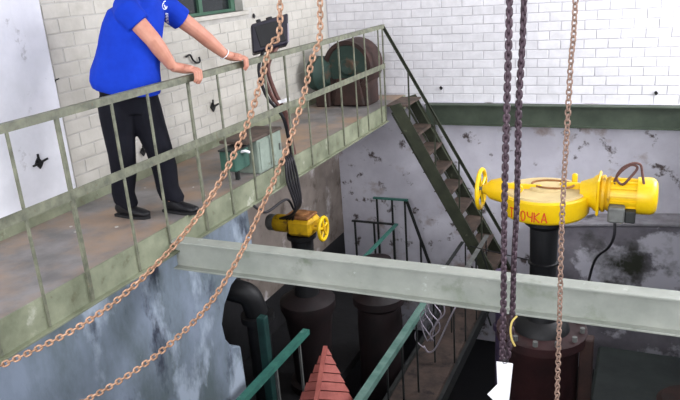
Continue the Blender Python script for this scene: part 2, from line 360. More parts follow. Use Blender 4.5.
# ------------------------------------------------------------------ steel beams
bm_ = empty('steel_beam', (2.3, 3.6, -.32), 'pale green steel beam crossing the pit from the walkway', 'beam')
put('top_flange', MB().box((.0, 3.55, -.118), (3.94, 3.66, -.104)), 'beam_paint', bm_, bevel=.003)
put('web', MB().box((.0, 3.60, -.306), (3.94, 3.612, -.118)), 'beam_paint', bm_)
put('bottom_flange', MB().box((.0, 3.55, -.32), (3.94, 3.66, -.306)), 'beam_paint', bm_, bevel=.003)
fb_ = empty('steel_beam', (2.4, 8.6, -.37), 'dark green steel beam set along the far wall', 'beam')
put('top_flange', MB().box((.32, 8.55, -.112), (3.94, 8.70, -.098)), 'far_beam_paint', fb_)
put('web', MB().box((.32, 8.61, -.352), (3.94, 8.625, -.112)), 'far_beam_paint', fb_)
put('bottom_flange', MB().box((.32, 8.55, -.366), (3.94, 8.70, -.352)), 'far_beam_paint', fb_)

# ------------------------------------------------------------------ steep stair
st = empty('steel_stair', (1.4, 8.3, -2.6), 'steep dark green steel stair going down from the walkway end', 'stair')
D = V((.485, 0, -.875)).normalized(); Nn = V((.875, 0, .485)).normalized()
A0 = V((.06, 0, -.10)); LN = (2.6-.10)/.875
for y in (7.97, 8.58):
    a = A0+V((0, y, 0)); b = a+D*(LN+.02)
    mb = MB().prism([a+V((-.02, 0, .09)), a+Nn*.15+V((0, 0, .06)), b+Nn*.15+D*-.02, b+D*-.09], (0, .012, 0))
    s_ = 1 if y < 8.2 else -1
    mb.bar(a+Nn*.147+V((0, .02*s_+.006, 0)), b+Nn*.147+D*-.05+V((0, .02*s_+.006, 0)), .05, .008, up=Nn)
    mb.bar(a+Nn*.004+V((0, .02*s_+.006, 0)), b+Nn*.004+D*-.10+V((0, .02*s_+.006, 0)), .05, .008, up=Nn)
    put('stringer', mb, 'stair_paint', st)
put('landing_plate', MB().box((.0, 7.985, -.02), (.27, 8.575, .0)), 'tread_rust', st)
nt_ = 10
for i in range(1, nt_):
    c = A0+D*(LN*i/nt_+.05)+Nn*.075
    put('tread', MB().box((c.x-.11, 7.985, c.z-.006), (c.x+.11, 8.577, c.z+.002)).box((c.x+.104, 7.985, c.z-.04), (c.x+.11, 8.577, c.z-.006)), 'tread_rust', st)
H0, H1 = V((0, 7.99, .985)), V((1.50, 7.99, -1.66))
put('handrail', MB().bar(H0, H1, .04, .012, up=Nn).bar(H0+V((0, -.017, -.01)), H1+V((0, -.017, -.01)), .006, .04, up=Nn), 'stair_paint', st)
for x in (.30, .62, .92, 1.20, 1.49):
    t = x/1.5; zt = .985-2.645*t; xs = x-.14; zb = -.06-(x-.21)*1.80
    put('baluster', MB().box((x-.009, 7.982, zb), (x+.009, 7.997, zt)), 'stair_paint', st)

# ------------------------------------------------------------------ lower bridge
br = empty('steel_bridge', (1.15, 6.5, -2.64), 'narrow lower steel bridge with teal handrail at the foot of the stair', 'bridge')
put('deck', MB().box((.75, 2.6, -2.64), (1.28, 8.70, -2.61)), 'bridge_deck', br)
for x in (.75, 1.28): put('side_channel', MB().box((x-.02, 2.6, -2.72), (x+.02, 8.70, -2.57)), 'dark_steel', br)
put('handrail', MB().box((.985, 3.0, -1.712), (1.055, 6.5, -1.70)).box((1.049, 3.0, -1.76), (1.055, 6.5, -1.712)), 'teal_worn', br, label='flat teal painted handrail')
put('handrail', MB().box((.97, 6.5, -1.712), (1.01, 7.85, -1.70)), 'dark_steel', br, label='darker far length of handrail')  # far length of the rail has a darker colour
put('handrail', MB().box((1.205, 6.4, -1.712), (1.26, 8.15, -1.70)), 'grey_steel', br, label='bare steel handrail')
for y in (3.2, 3.9, 4.45, 4.95, 5.35, 5.8, 6.4, 7.1, 7.8): put('baluster', MB().box((1.03, y-.01, -2.58), (1.045, y+.01, -1.71)), 'dark_steel', br)
for y in (6.5, 7.0, 7.55, 8.1): put('baluster', MB().box((1.225, y-.009, -2.61), (1.24, y+.009, -1.71)), 'dark_steel', br)
for y in (7.25, 7.75):
    put('brace', MB().bar((1.25, y, -1.75), (1.48, y, -2.5), .02, .012, up=(0, 1, 0)), 'dark_steel', br)

# ------------------------------------------------------------------ gallery railings
gr = empty('gallery_railing', (.06, 4.6, -2.6), 'near teal railing with grey balusters in the dark pit', 'railing')
put('top_rail', MB().box((.045, 2.9, -1.712), (.115, 5.25, -1.70)).box((.109, 2.9, -1.752), (.115, 5.25, -1.712)), 'teal_paint', gr)
for y in (3.1, 3.6, 4.1, 4.62, 5.08): put('baluster', MB().box((.07, y-.011, -2.6), (.092, y+.011, -1.712)), 'grey_steel', gr)
gr2 = empty('gallery_railing', (-.1, 8.0, -2.6), 'lower of the two small green railings by the far pit corner', 'railing')
put('top_rail', MB().box((-.70, 8.23, -1.72), (-.06, 8.27, -1.70)), 'dark_steel', gr2)
put('side_rail', MB().box((-.065, 6.75, -1.72), (-.015, 8.27, -1.70)), 'teal_paint', gr2, label='teal painted side rail')
for x in (-.66, -.37, -.08): put('baluster', MB().box((x-.012, 8.24, -2.6), (x+.012, 8.262, -1.72)), 'dark_steel', gr2)
for y in (7.6, 6.9): put('baluster', MB().box((-.052, y-.012, -2.6), (-.028, y+.012, -1.72)), 'dark_steel', gr2)
gr3 = empty('gallery_railing', (0, 8.6, -2.6), 'upper green railing with slanting brace against the far pit wall', 'railing')
put('top_rail', MB().box((-.47, 8.50, -1.452), (.045, 8.55, -1.43)), 'teal_paint', gr3, label='teal painted top rail')
for x in (-.42, -.19, .0): put('baluster', MB().box((x-.012, 8.515, -2.6), (x+.012, 8.537, -1.452)), 'dark_steel', gr3)
put('slanting_brace', MB().bar((.03, 8.53, -1.46), (.40, 8.53, -2.58), .04, .02, up=(0, 1, 0)), 'dark_steel', gr3)
put('baluster', MB().box((.20, 8.515, -2.6), (.222, 8.537, -2.0)), 'dark_steel', gr3)

# ------------------------------------------------------------------ large yellow actuator on its valve
GX, GY, GZ = 2.36, 5.0, -.02      # centre of gearbox top
va = empty('pump_casing', (GX, GY, ZP), 'dark red pump casing with bolted flange under the pale beam', 'pump')
put('casing', MB().lathe((GX, GY, ZP), (0, 0, 1), [(0, .36), (.1, .36), (.12, .29), (2.31, .29), (2.35, .31)], 32), 'pump_red', va, True)
put('flange', MB().lathe((GX, GY, -1.25), (0, 0, 1), [(0, .35), (.07, .35), (.075, .33)], 36), 'pump_red', va, True)
for k in range(12):
    t = k*math.pi/6; put('bolt', MB().cyl((GX+.31*math.cos(t), GY+.31*math.sin(t), -1.176), (GX+.31*math.cos(t), GY+.31*math.sin(t), -1.135), .02, 6), 'grey_steel', va)
put('bonnet', MB().lathe((GX, GY, -1.18), (0, 0, 1), [(0, .22), (.05, .20), (.10, .13), (.2, .11)], 28), 'black_iron', va, True)
put('rib', MB().box((GX+.30, GY-.08, ZP), (GX+.40, GY+.02, -1.19)), 'motor_rust', va, bevel=.01)
put('stand', MB().lathe((GX, GY, -1.12), (0, 0, 1), [(.12, .10), (.5, .10), (.505, .115), (.52, .115), (.525, .10), (.80, .105), (.84, .15), (.915, .15)], 28), 'black_iron', va, True)
ac = empty('valve_actuator', (GX, GY, -.26), 'large bright yellow valve actuator with red lettering, handwheel and motor', 'actuator')
put('gear_case', MB()._lathe((GX, GY, GZ), V((0, 0, 1)), [(-.185, .0), (-.185, .27), (-.175, .30), (-.15, .318), (-.02, .322), (-.008, .312), (-.008, .0)], 48), 'yellow_paint', ac, True)
put('cover', MB()._lathe((GX, GY, GZ), V((0, 0, 1)), [(-.008, .0), (-.008, .295), (.006, .285), (.012, .12), (.03, .11), (.034, .0)], 40), 'dusty_yellow', ac, True)
for a in (.15,):
    put('rib', MB().box((GX-.32, GY-.055, GZ), (GX-.02, GY-.025, GZ+.045)), 'yellow_paint', ac, bevel=.008)
put('rib', MB().box((GX+.10, GY+.02, GZ), (GX+.31, GY+.06, GZ+.05)), 'yellow_paint', ac, bevel=.008)
put('lug', MB().box((GX+.17, GY+.16, GZ), (GX+.21, GY+.2, GZ+.08)), 'yellow_paint', ac, bevel=.01)
e_ = MB().loft([(GX-.17+.028*math.cos(t*math.pi/8), GY-.15, GZ+.04+.028*math.sin(t*math.pi/8)) for t in range(16)], .007, ref=(0, 1, 0), n=6, closed=True)
put('eye_bolt', e_, 'yellow_paint', ac, True)
e_ = MB().loft([(GX+.05+.15*math.cos(t*math.pi/10), GY+.02+.10*math.sin(t*math.pi/10), GZ+.036) for t in range(20)], .008, ref=(0, 0, 1), n=6, closed=True)
put('cover_ring', e_, 'rusty_dust', ac, True)
# handwheel side
put('neck', MB().lathe((GX-.46, GY-.02, GZ-.02), (1, 0, 0), [(0, .035), (.03, .045), (.06, .075), (.16, .10)], 24), 'yellow_paint', ac, True)
hw = put('handwheel', MB().loft([(GX-.475, GY-.02+.15*math.cos(t*math.pi/14), GZ-.02+.15*math.sin(t*math.pi/14)) for t in range(28)], .016, ref=(1, 0, 0), n=8, closed=True), 'yellow_paint', ac, True)
for k in range(4):
    t = k*math.pi/2+.4; put('spoke', MB().cyl((GX-.475, GY-.02, GZ-.02), (GX-.475, GY-.02+.148*math.cos(t), GZ-.02+.148*math.sin(t)), .011, 8), 'yellow_paint', hw)
put('hub', MB().cyl((GX-.50, GY-.02, GZ-.02), (GX-.44, GY-.02, GZ-.02), .03, 14), 'grey_steel', hw, True)
# motor side
MZ = GZ-.005
put('adapter', MB().lathe((GX+.25, GY, MZ), (1, 0, 0), [(0, .08), (.08, .11), (.10, .13), (.115, .135)], 28), 'yellow_paint', ac, True)
put('flange', MB().box((GX+.365, GY-.135, MZ-.135), (GX+.385, GY+.135, MZ+.135)), 'yellow_paint', ac, bevel=.01)
put('flange', MB().lathe((GX+.385, GY, MZ), (1, 0, 0), [(0, .12), (.015, .135), (.03, .135), (.04, .115), (.055, .128), (.07, .128)], 32), 'dirty_yellow', ac, True)
mo = put('motor', MB().cyl((GX+.45, GY, MZ), (GX+.64, GY, MZ), .108, 32), 'yellow_paint', ac, True)
for k in range(14):
    t = k*2*math.pi/14; put('cooling_fin', MB().box((GX+.455, -.007, .10), (GX+.635, .007, .120), Matrix.Translation((0, GY, MZ)) @ Matrix.Rotation(t, 4, 'X')), 'yellow_paint', mo)
put('end_cap', MB().lathe((GX+.63, GY, MZ), (1, 0, 0), [(0, .132), (.09, .132), (.115, .120), (.13, .095), (.135, .04)], 32), 'yellow_paint', ac, True)
put('terminal_box', MB().box((GX+.45, GY-.20, MZ-.15), (GX+.56, GY-.10, MZ-.04)), 'grey_steel', ac, bevel=.01, label='grey terminal box')
put('motor_foot', MB().box((GX+.56, GY-.17, MZ-.155), (GX+.63, GY-.02, MZ-.07)), 'dark_steel', ac, bevel=.008)
# red letters painted on the case side
STR = {'Т': [[(0, 1), (1, 1)], [(.5, 1), (.5, 0)]], 'О': [[(.5+.45*math.cos(t*math.pi/5), .5+.5*math.sin(t*math.pi/5)) for t in range(11)]],
       'Ч': [[(0, 1), (.05, .6), (.35, .48), (.9, .5)], [(1, 1), (.9, 0)]], 'К': [[(0, 1), (0, 0)], [(1, 1), (0, .5), (1, 0)]], 'А': [[(0, 0), (.5, 1), (1, 0)], [(.2, .32), (.8, .32)]]}
def on_case(u, z): a = math.radians(-90)+u/.321; return V((GX+.3215*math.cos(a), GY+.3215*math.sin(a), GZ-.15+z))
for ch, u0 in (('Т', -.232), ('О', -.130), ('Ч', -.078), ('К', -.028), ('А', .022)):
    mb = MB()
    for pl in STR[ch]:
        q = [on_case(u0+x*.037, y*.075) for x, y in pl]
        for a, b in zip(q, q[1:]):
            c = ((a+b)/2-V((GX, GY, (a+b).z/2))).normalized(); mb.bar(a, b, .008, .003, up=c)
    put('painted_letter', mb, 'red_paint', ac)
# looped cable on motor
pts = [on_y(px, py, 4.95) for px, py in ((619, 196), (614, 188), (620, 178), (630, 171), (637, 174), (630, 183), (622, 190), (616, 184), (622, 174), (632, 169), (640, 171), (642, 180), (644, 192))]
pts = [V((p.x, GY-.06+.012*math.sin(i*2), p.z+.045)) for i, p in enumerate(pts)]
put('coiled_cable', MB().loft(spline(pts, 5), .009, n=6), 'cable_brown', smooth='all', label='brown cable looped over the yellow motor', cat='cable')
pts = [V((GX+.50, GY-.15, MZ-.15)), V((GX+.50, GY-.14, MZ-.27)), V((GX+.46, GY, MZ-.42)), V((GX+.36, GY+.2, MZ-.62)), V((GX+.3, GY+.3, MZ-.95))]
put('power_cable', MB().loft(spline(pts, 6), .010, n=6), 'cable_black', smooth='all', label='black cable dropping from the grey terminal box', cat='cable')
pts = [on_y(470, 246, 7.2), on_y(520, 258, 6.2), on_y(545, 262, 5.4), on_y(562, 266, 5.0)]
put('slack_wire', MB().loft(spline(pts, 6), .006, n=6), 'cable_black', smooth='all', label='thin dark wire strung past the black stand', cat='wire')

# ------------------------------------------------------------------ small yellow actuator
SX, SY, SZ = -.08, 5.62, -.73
sv = empty('gate_valve', (SX, SY, -2.6), 'dark gate valve under the small dusty yellow actuator', 'valve')
put('stand', MB().lathe((SX, SY, -1.5), (0, 0, 1), [(0, .13), (.45, .11), (.60, .115), (.62, .15), (.66, .15)], 24), 'black_iron', sv, True)
put('body', MB().lathe((SX, SY, -2.6), (0, 0, 1), [(0, .26), (.08, .26), (.1, .2), (.6, .22), (.85, .25), (.95, .29), (1.03, .29), (1.1, .18)], 28), 'valve_black', sv, True)
sa = empty('valve_actuator', (SX, SY, -.84), 'small dusty yellow valve actuator below the walkway edge', 'actuator')
put('gear_case', MB().box((SX-.10, SY-.13, SZ-.10), (SX+.17, SY+.13, SZ+.07)), 'dirty_yellow', sa, bevel=.03)
put('motor', MB().lathe((SX-.28, SY-.02, SZ-.01), (1, 0, 0), [(0, .075), (.02, .09), (.18, .09)], 24), 'dirty_yellow', sa, True)
put('motor_end', MB().lathe((SX-.36, SY-.02, SZ-.01), (1, 0, 0), [(0, .07), (.02, .085), (.08, .085)], 24), 'grey_steel', sa, True)
put('cover', MB().box((SX-.13, SY-.11, SZ+.07), (SX+.14, SY+.12, SZ+.10)).lathe((SX+.02, SY, SZ+.10), (0, 0, 1), [(0, .09), (.025, .07)], 16), 'rusty_dust', sa, bevel=.01)
ax_ = V((1, .06, 0)).normalized(); hc = V((SX+.27, SY-.04, SZ-.02)); u_ = V((-.06, 1, 0)).normalized()
put('shaft', MB().cyl(hc-ax_*.12, hc+ax_*.02, .03, 12), 'dirty_yellow', sa, True)
hw = put('handwheel', MB().loft([hc+u_*0.112*math.cos(t*math.pi/14)+V((0, 0, .112))*math.sin(t*math.pi/14) for t in range(28)], .018, ref=ax_, n=8, closed=True), 'yellow_paint', sa, True)
for k in range(5):
    t = k*2*math.pi/5+.3; put('spoke', MB().cyl(hc, hc+u_*.11*math.cos(t)+V((0, 0, .11))*math.sin(t), .013, 8), 'yellow_paint', hw)

# ------------------------------------------------------------------ control cabinet, green box, control box, cables
cb = empty('control_cabinet', (-.13, 5.08, 0), 'pale green steel cabinet standing on the walkway edge', 'cabinet')
put('body', MB().box((-.24, 4.88, .0), (-.022, 5.30, .30)), 'cabinet_green', cb, bevel=.008)
put('lid', MB().box((-.30, 4.72, .30), (-.018, 5.32, .325)), 'tread_rust', cb, bevel=.004)
put('door', MB().box((-.022, 4.90, .02), (-.014, 5.28, .285)), 'cabinet_green', cb, bevel=.004)
put('handle', MB().box((-.014, 5.23, .13), (.0, 5.25, .19)), 'grey_steel', cb)
jb = empty('junction_box', (-.13, 4.72, 0), 'small green junction box beside the pale cabinet', 'box')
put('body', MB().box((-.22, 4.58, .10), (-.06, 4.80, .27)), 'box_green', jb, bevel=.01)
put('lid', MB().box((-.225, 4.575, .27), (-.055, 4.805, .285)), 'dark_steel', jb, bevel=.004)
put('leg', MB().box((-.15, 4.68, 0), (-.12, 4.71, .10)), 'dark_steel', jb)
put('cable_gland', MB().loft(spline([(-.06, 4.68, .25), (-.02, 4.68, .26), (-.01, 4.72, .24)], 4), .012, n=8), 'white_plastic', jb, True)
# control box on a bent tube stand
kb = empty('control_box', (-.12, 5.4, 0), 'black control box tilted above the handrail on brown conduits', 'control box')
c0 = V((-.13, 5.48, 1.13)); Mx = Matrix.Translation(c0) @ Matrix.Rotation(math.radians(38), 4, 'Z') @ Matrix.Rotation(math.radians(-10), 4, 'Y') @ Matrix.Rotation(math.radians(-16), 4, 'X')
put('housing', MB().prism([Mx @ V(p) for p in ((-.21, -.07, -.13), (.12, -.07, -.13), (.20, -.07, .13), (-.15, -.07, .12))], (Mx.to_3x3() @ V((0, .14, 0)))), 'control_black', kb, bevel=.012)
put('front_plate', MB().box((-.13, -.080, -.10), (.11, -.071, .09), Mx), 'black_iron', kb, bevel=.004)
put('edge_strip', MB().bar(Mx @ V((.125, -.076, -.12)), Mx @ V((.168, -.076, .04)), .010, .006, up=(0, 1, 0)), 'wire_grey', kb)
put('push_button', MB().cyl(Mx @ V((-.07, 0, .12)), Mx @ V((-.07, 0, .155)), .022, 12), 'black_iron', kb, True)
put('push_button', MB().cyl(Mx @ V((.03, 0, .12)), Mx @ V((.03, 0, .15)), .03, 12), 'black_iron', kb, True)
for i, (dx, dy, mm) in enumerate(((-.10, -.10, 'cable_black'), (-.03, -.02, 'cable_brown'), (.03, .06, 'cable_brown'))):
    p = [Mx @ V((dx, 0, -.11)), V((-.11, 5.28+dy, .86)), V((-.09, 5.33+dy, .62)), V((-.05, 5.46+dy*.5, .40)), V((-.05, 5.52+dy*.3, .15)), V((-.05, 5.55+dy*.3, .0))]
    put('conduit', MB().loft(spline(p, 6), .02 if i else .016, n=8), mm, kb, True)
put('cable_tie', MB().bar((-.09, 5.32, .53), (-.02, 5.52, .54), .01, .03), 'white_plastic', kb)
for i in range(5):
    dy = i*.035
    p = [V((-.06, 5.30+dy, .03)), V((.03, 5.24+dy, .02)), V((.055, 5.2+dy*1.4, -.16)), V((.07, 5.28+dy*.8, -.42)), V((-.05, 5.40+dy*.5, -.56)), V((-.25+dy, 5.52, -.66))]
    put('hanging_cable', MB().loft(spline(p, 5), .013, n=6), 'cable_black', smooth='all', label='black cable hanging over the walkway edge to the small actuator', cat='cable', group='black cables over the walkway edge')
p = [V((.04, 4.62, -.20)), V((.07, 4.75, -.30)), V((.10, 5.0, -.28)), V((.05, 5.2, -.34)), V((-.02, 5.4, -.50))]
put('hanging_cable', MB().loft(spline(p, 5), .012, n=6), 'cable_black', smooth='all', label='black cable looping low beneath the walkway channel', cat='cable')

# ------------------------------------------------------------------ rusty motor at the walkway end
mt_ = empty('winch_motor', (-.5, 8.0, 0), 'round rusty green winch motor at the walkway end', 'motor')
mx_, my_, mz_ = -.46, 7.86, .50
put('drum', MB()._lathe((mx_, my_, mz_), V((0, 1, 0)), [(.03, 0), (.03, .265), (0, .275), (0, .32), (.02, .325), (.42, .325), (.44, .30), (.44, 0)], 40), 'motor_rust', mt_, True)
put('end_shield', MB()._lathe((mx_, my_, mz_), V((0, 1, 0)), [(.031, 0), (.0, .06), (.0, .09), (.028, .12), (.028, .262), (.031, .262)], 36), 'motor_green', mt_, True)
put('pedestal', MB().box((mx_-.26, my_+.02, .0), (mx_+.26, my_+.40, .36)), 'motor_rust', mt_, bevel=.02)
put('front_cover', MB().prism([(mx_-.20, my_-.03, .02), (mx_+.22, my_-.03, .02), (mx_+.16, my_-.03, .36), (mx_-.14, my_-.03, .36)], (0, .05, 0)), 'motor_rust', mt_, bevel=.01)
put('side_drum', MB().lathe((mx_-.47, my_+.06, .42), (1, -.25, 0), [(0, .19), (.02, .22), (.14, .22), (.18, .18), (.24, .12)], 32), 'motor_green', mt_, True)
put('side_foot', MB().box((mx_-.44, my_-.06, 0), (mx_-.24, my_+.14, .26)), 'motor_rust', mt_, bevel=.015)

# ------------------------------------------------------------------ small things in the pit
rl = empty('slatted_cover', (.55, 4.3, -2.6), 'red painted slatted wooden cover with pointed top in the pit', 'cover')
ap = on_y(326, 347, 4.55); L1 = on_y(278, 448, 3.95); R1 = on_y(309, 448, 3.85); E1 = on_y(374, 448, 4.35)
for (a1, b1, nm) in ((L1, R1, 'slat'), (R1, E1, 'slat')):
    nrm = (a1-ap).cross(b1-ap).normalized()
    if nrm.dot(CAM-ap) < 0: nrm = -nrm
    K = 11
    for i in range(K):
        t0, t1 = (i+.06)/K, (i+.94)/K
        if a1 is L1: q = [ap.lerp(L1, t0)+V((-.012, 0, 0)), ap.lerp(L1, t1), ap.lerp(R1, t1), ap.lerp(R1, t0)]
        else: q = [ap.lerp(R1, t0), ap.lerp(R1, t1), ap.lerp(E1, t1)+V((.012, 0, 0)), ap.lerp(E1, t0)]
        put(nm, MB().prism([p+nrm*.012 for p in q], nrm*-.024), 'slat_red', rl)
put('ridge_batten', MB().bar(ap+V((0, -.01, .012)), R1+V((0, -.01, .012)), .035, .025), 'slat_red', rl)
put('corner_post', MB().bar((E1.x-.1, 4.3, -2.607), E1.lerp(R1, .3), .05, .05, up=(0, 1, 0)), 'slat_red', rl)
# tangled wire hanging on the bridge
wires = MB()
for k in range(7):
    x = 424+k*2.6; q = [on_y(x+random.uniform(-3, 3)-yy*.06+6*math.sin(yy*.13+k), 296+yy, 5.9-.12*k) for yy in range(0, 56-k*2, 9)]
    wires.loft(spline(q, 3), .006, n=5)
q = [on_y(x, y, 5.4) for x, y in ((424, 346), (428, 352), (434, 350), (440, 340), (448, 322), (456, 306))]
wires.loft(spline(q, 4), .008, n=5)
put('tangled_wire', wires, 'wire_grey', smooth='all', label='tangled pale wire hanging over the lower bridge', cat='wire', kind='stuff')
put('drain_pipe', MB().lathe((1.92, 5.6, ZP), (0, 0, 1), [(0, .05), (2.0, .05), (2.01, .07), (2.06, .07), (2.07, .05), (2.6, .05)], 16), 'purple_pipe', smooth=True, label='slim purple-grey vertical pipe left of the red pump casing', cat='pipe')
pe = spline([(-.9, 4.75, -1.12), (-.6, 4.80, -1.12), (-.42, 4.82, -1.14), (-.28, 4.86, -1.2), (-.24, 4.9, -1.40)], 6)
pp = empty('pipe_elbow', (-.24, 4.9, -2.6), 'dark pipe elbow sticking out of the broken pit wall', 'pipe')
put('pipe', MB().loft(pe, .11, n=18), 'black_iron', pp, True)
put('flange', MB().cyl((-.24, 4.9, -1.40), (-.24, 4.9, -1.46), .16, 24), 'black_iron', pp, True)
put('outlet', MB().cyl((-.24, 4.9, -1.46), (-.24, 4.9, -2.6), .11, 18), 'black_iron', pp, True)
put('steel_post', MB().box((-.10, 4.66, -2.6), (-.02, 4.74, -1.30)), 'teal_dark', bevel=.006, label='dark teal square post beside the broken pit wall', cat='post')
put('pump_housing', MB().lathe((.44, 6.3, ZP), (0, 0, 1), [(0, .25), (1.5, .25), (1.7, .24), (1.75, .29), (1.83, .29), (1.9, .2), (2.1, .16), (2.25, .16)], 28), 'valve_black', smooth=True, label='dark round pump housing deep in the pit below the beam', cat='pump')
put('flange_ring', MB()._lathe((3.56, 6.32, -2.6), V((0, 0, 1)), [(0, .16), (0, .28), (.10, .28), (.14, .24), (.14, .16)], 28), 'motor_rust', smooth=True, label='rusty ring flange lying on the grey-green base', cat='flange')

# ------------------------------------------------------------------ wall fittings and hole marks
hk = [on_x(x, y, XL+.03) for x, y in ((186, 57), (190, 55), (193, 60), (197, 63), (200, 61), (199, 57))]
put('wall_hook', MB().loft(spline(hk, 5), .010, n=7), 'black_iron', smooth='all', label='black S shaped hook on the left wall below the window', cat='hook')
def anchor(px, py, s, label, far=False, arms=3):
    c = on_y(px, py, YF-.015) if far else on_x(px, py, XL+(.055 if py > 120 and px < 60 else .018))
    u = V((1, 0, 0)) if far else V((0, 1, 0)); n = V((0, -1, 0)) if far else V((1, 0, 0))
    e = empty('wall_mark', c, label, 'anchor')
    poly = [c+u*s*r*math.cos(t)+V((0, 0, s*r*math.sin(t))) for t, r in zip([k*math.pi/4 for k in range(8)], (.9, .6, 1, .7, .8, .6, 1, .75))]
    put('plate', MB().prism([p-n*.006 for p in poly], n*.012), 'black_iron', e)
    for k in range(arms):
        t = (1.75, .25, 3.2)[k]; put('prong', MB().bar(c+n*.006, c+n*.02+(u*math.cos(t)+V((0, 0, math.sin(t))))*s*1.6, .014*s/.05, .014*s/.05, up=n), 'black_iron', e)
anchor(39, 163, .045, 'black pronged anchor on the plastered pier')
anchor(53, 81, .028, 'small black anchor on the pier above the handrail')
anchor(213, 107, .05, 'black plate added as a dark hole in the bricks below the right hand', arms=2)  # black plate stands in for a dark hole
anchor(254, 16, .028, 'small black plate for a hole in the left wall beside the control box', arms=0)  # flat black plate drawn in place of a hole
anchor(143, 152, .04, 'dark anchor on the wall between the trouser legs', arms=2)
anchor(441, 88, .028, 'small black plate for a hole in the far wall above the stair', True, 0)  # hole in the bricks, drawn as a black plate
anchor(656, 93, .028, 'small black plate for a hole in the far wall at the right edge', True, 0)  # another hole drawn as a black plate

# ------------------------------------------------------------------ chains
def link_mesh(name, pitch, wid, r, material):
    L = pitch/2+r*.0; hw_ = wid/2-r; pts = []
    s = max(pitch/2+r-hw_-r*.2, .001)
    for k in range(7): t = math.pi*k/6; pts.append(V((hw_*math.cos(t), s+hw_*math.sin(t), 0)))
    for k in range(7): t = math.pi+math.pi*k/6; pts.append(V((hw_*math.cos(t), -s+hw_*math.sin(t), 0)))
    mb = MB().loft(pts, r, ref=(0, 0, 1), n=6, closed=True); me = mb.mesh(name); me.materials.append(MATS[material])
    for p in me.polygons: p.use_smooth = True
    return me
def chain(name, path, me, pitch, label, roll=0, group=None):
    P = spline(path, 14); e = empty(name, P[-1], label, 'chain', group); out = [P[0]]; acc = 0
    for a, b in zip(P, P[1:]):
        d = (b-a).length; t = pitch-acc
        while t <= d: out.append(a.lerp(b, t/d)); t += pitch
        acc = (acc+d) % pitch
    toC = None
    for i, (a, b) in enumerate(zip(out, out[1:])):
        d = (b-a).normalized(); z = (CAM-a); z = (z-d*z.dot(d)).normalized(); x = d.cross(z)
        R3 = Matrix((x, d, z)).transposed() @ Matrix.Rotation(roll+.3*math.sin(i*.11)+(math.pi/2 if i % 2 else 0)+random.uniform(-.1, .1), 3, 'Y')
        o = bpy.data.objects.new('link', me); COL.objects.link(o); o.parent = e; o.location = (a+b)/2-e.location; o.rotation_euler = R3.to_euler()
    return e
ZH = 3.0
def rise(p): return [V((p.x, p.y, ZH)), V((p.x, p.y, (ZH+p.z)/2+.2))]
def down(pts, side): return pts+[V((pts[-1].x-.25, pts[-1].y-.13, pts[-1].z-.14)), V((pts[-1].x-.55, pts[-1].y-.22, .05)), V((pts[-1].x-.8, pts[-1].y-.25, .012))]
DC = 2.15
cop = link_mesh('link', .018, .0225, .0034, 'chain_copper'); rus = link_mesh('link', .0195, .0275, .0036, 'chain_rust'); drk = link_mesh('link', .019, .0275, .0062, 'chain_dark')
ca = [(280, 0), (270, 45), (261, 80), (243, 135), (205, 206), (150, 271), (85, 323), (0, 366), (-60, 388)]
cb_ = [(320, 0), (312, 60), (291, 137), (263, 205), (236, 262), (202, 313), (150, 360), (90, 398), (30, 425)]
pa = [on_d(x, y, DC) for x, y in ca]; chain('hoist_chain', down(rise(on_d(288, -40, DC))+pa, 0), cop, .018, 'copper coloured hoist chain passing in front of the black control box', .25)
pb = [on_d(x, y, DC+.05) for x, y in cb_]; chain('hoist_chain', down(rise(on_d(324, -40, DC+.05))+pb, 1), cop, .018, 'copper coloured hoist chain curving from the top centre to the bottom left', .25)
def hang(px0, py0, px1, py1, D, ext): return [on_d(px0-(px1-px0)*ext, py0-(py1-py0)*ext, D), on_d((px0+px1)/2, (py0+py1)/2, D), on_d(px1, py1, D)]
chain('hoist_chain', rise(on_d(578, -60, 2.2))+[on_d(x, y, 2.2) for x, y in ((575.5, 0), (571, 60), (567, 130), (562, 220), (560, 300), (557, 400), (556, 440))], rus, .0195, 'rusty pale hoist chain hanging in front of the yellow gearbox', math.pi/4)
chain('load_chain', rise(on_d(511, -60, 2.2))+[on_d(x, y, 2.2) for x, y in ((509.5, 0), (507, 100), (504.5, 200), (503.5, 300), (502, 364))], drk, .019, 'left of the paired dark load chains, with the white tag', .2)
chain('load_chain', rise(on_d(526, -60, 2.23))+[on_d(x, y, 2.23) for x, y in ((524, 0), (519, 100), (517, 200), (514, 260), (512, 320), (507, 362))], drk, .019, 'right of the paired dark load chains, tied with cord', .5)
hb = empty('hoist_beam', (2.4, 2.1, ZH), 'dark green overhead beam carrying the hanging chains', 'beam')
h0_, h1_ = on_d(288, -40, DC), on_d(578, -60, 2.2); h0_.z = h1_.z = ZH+.2; dv = (h1_-h0_).normalized(); h0_ -= dv*.5; h1_ += dv*.5
put('web', MB().bar(h0_, h1_, .012, .16), 'far_beam_paint', hb)
for dz in (-.085, .085): put('flange', MB().bar(h0_+V((0, 0, dz)), h1_+V((0, 0, dz)), .11, .012), 'far_beam_paint', hb)
for e0 in (h0_, h1_): put('hanger', MB().bar(e0+V((0, 0, .09)), V((e0.x, e0.y, ZC)), .06, .02, up=(0, 1, 0)), 'far_beam_paint', hb)
for px_, D_ in ((306, DC+.02), (540, 2.2)):
    q = on_d(px_, -50, D_); c_ = V((q.x, q.y, ZH))
    tr2 = empty('chain_hoist', c_-V((0, 0, .02)), 'dark steel hoist block over the copper chains' if px_ < 400 else 'dark steel hoist block over the load chains', 'hoist')
    put('housing', MB().bar(c_-dv*.13+V((0, 0, .04)), c_+dv*.13+V((0, 0, .04)), .10, .11), 'dark_steel', tr2, bevel=.02)
    put('hand_wheel', MB().cyl(c_+dv.cross(V((0, 0, 1)))*.05+V((0, 0, .04)), c_+dv.cross(V((0, 0, 1)))*.085+V((0, 0, .04)), .09, 20), 'motor_rust', tr2, True)
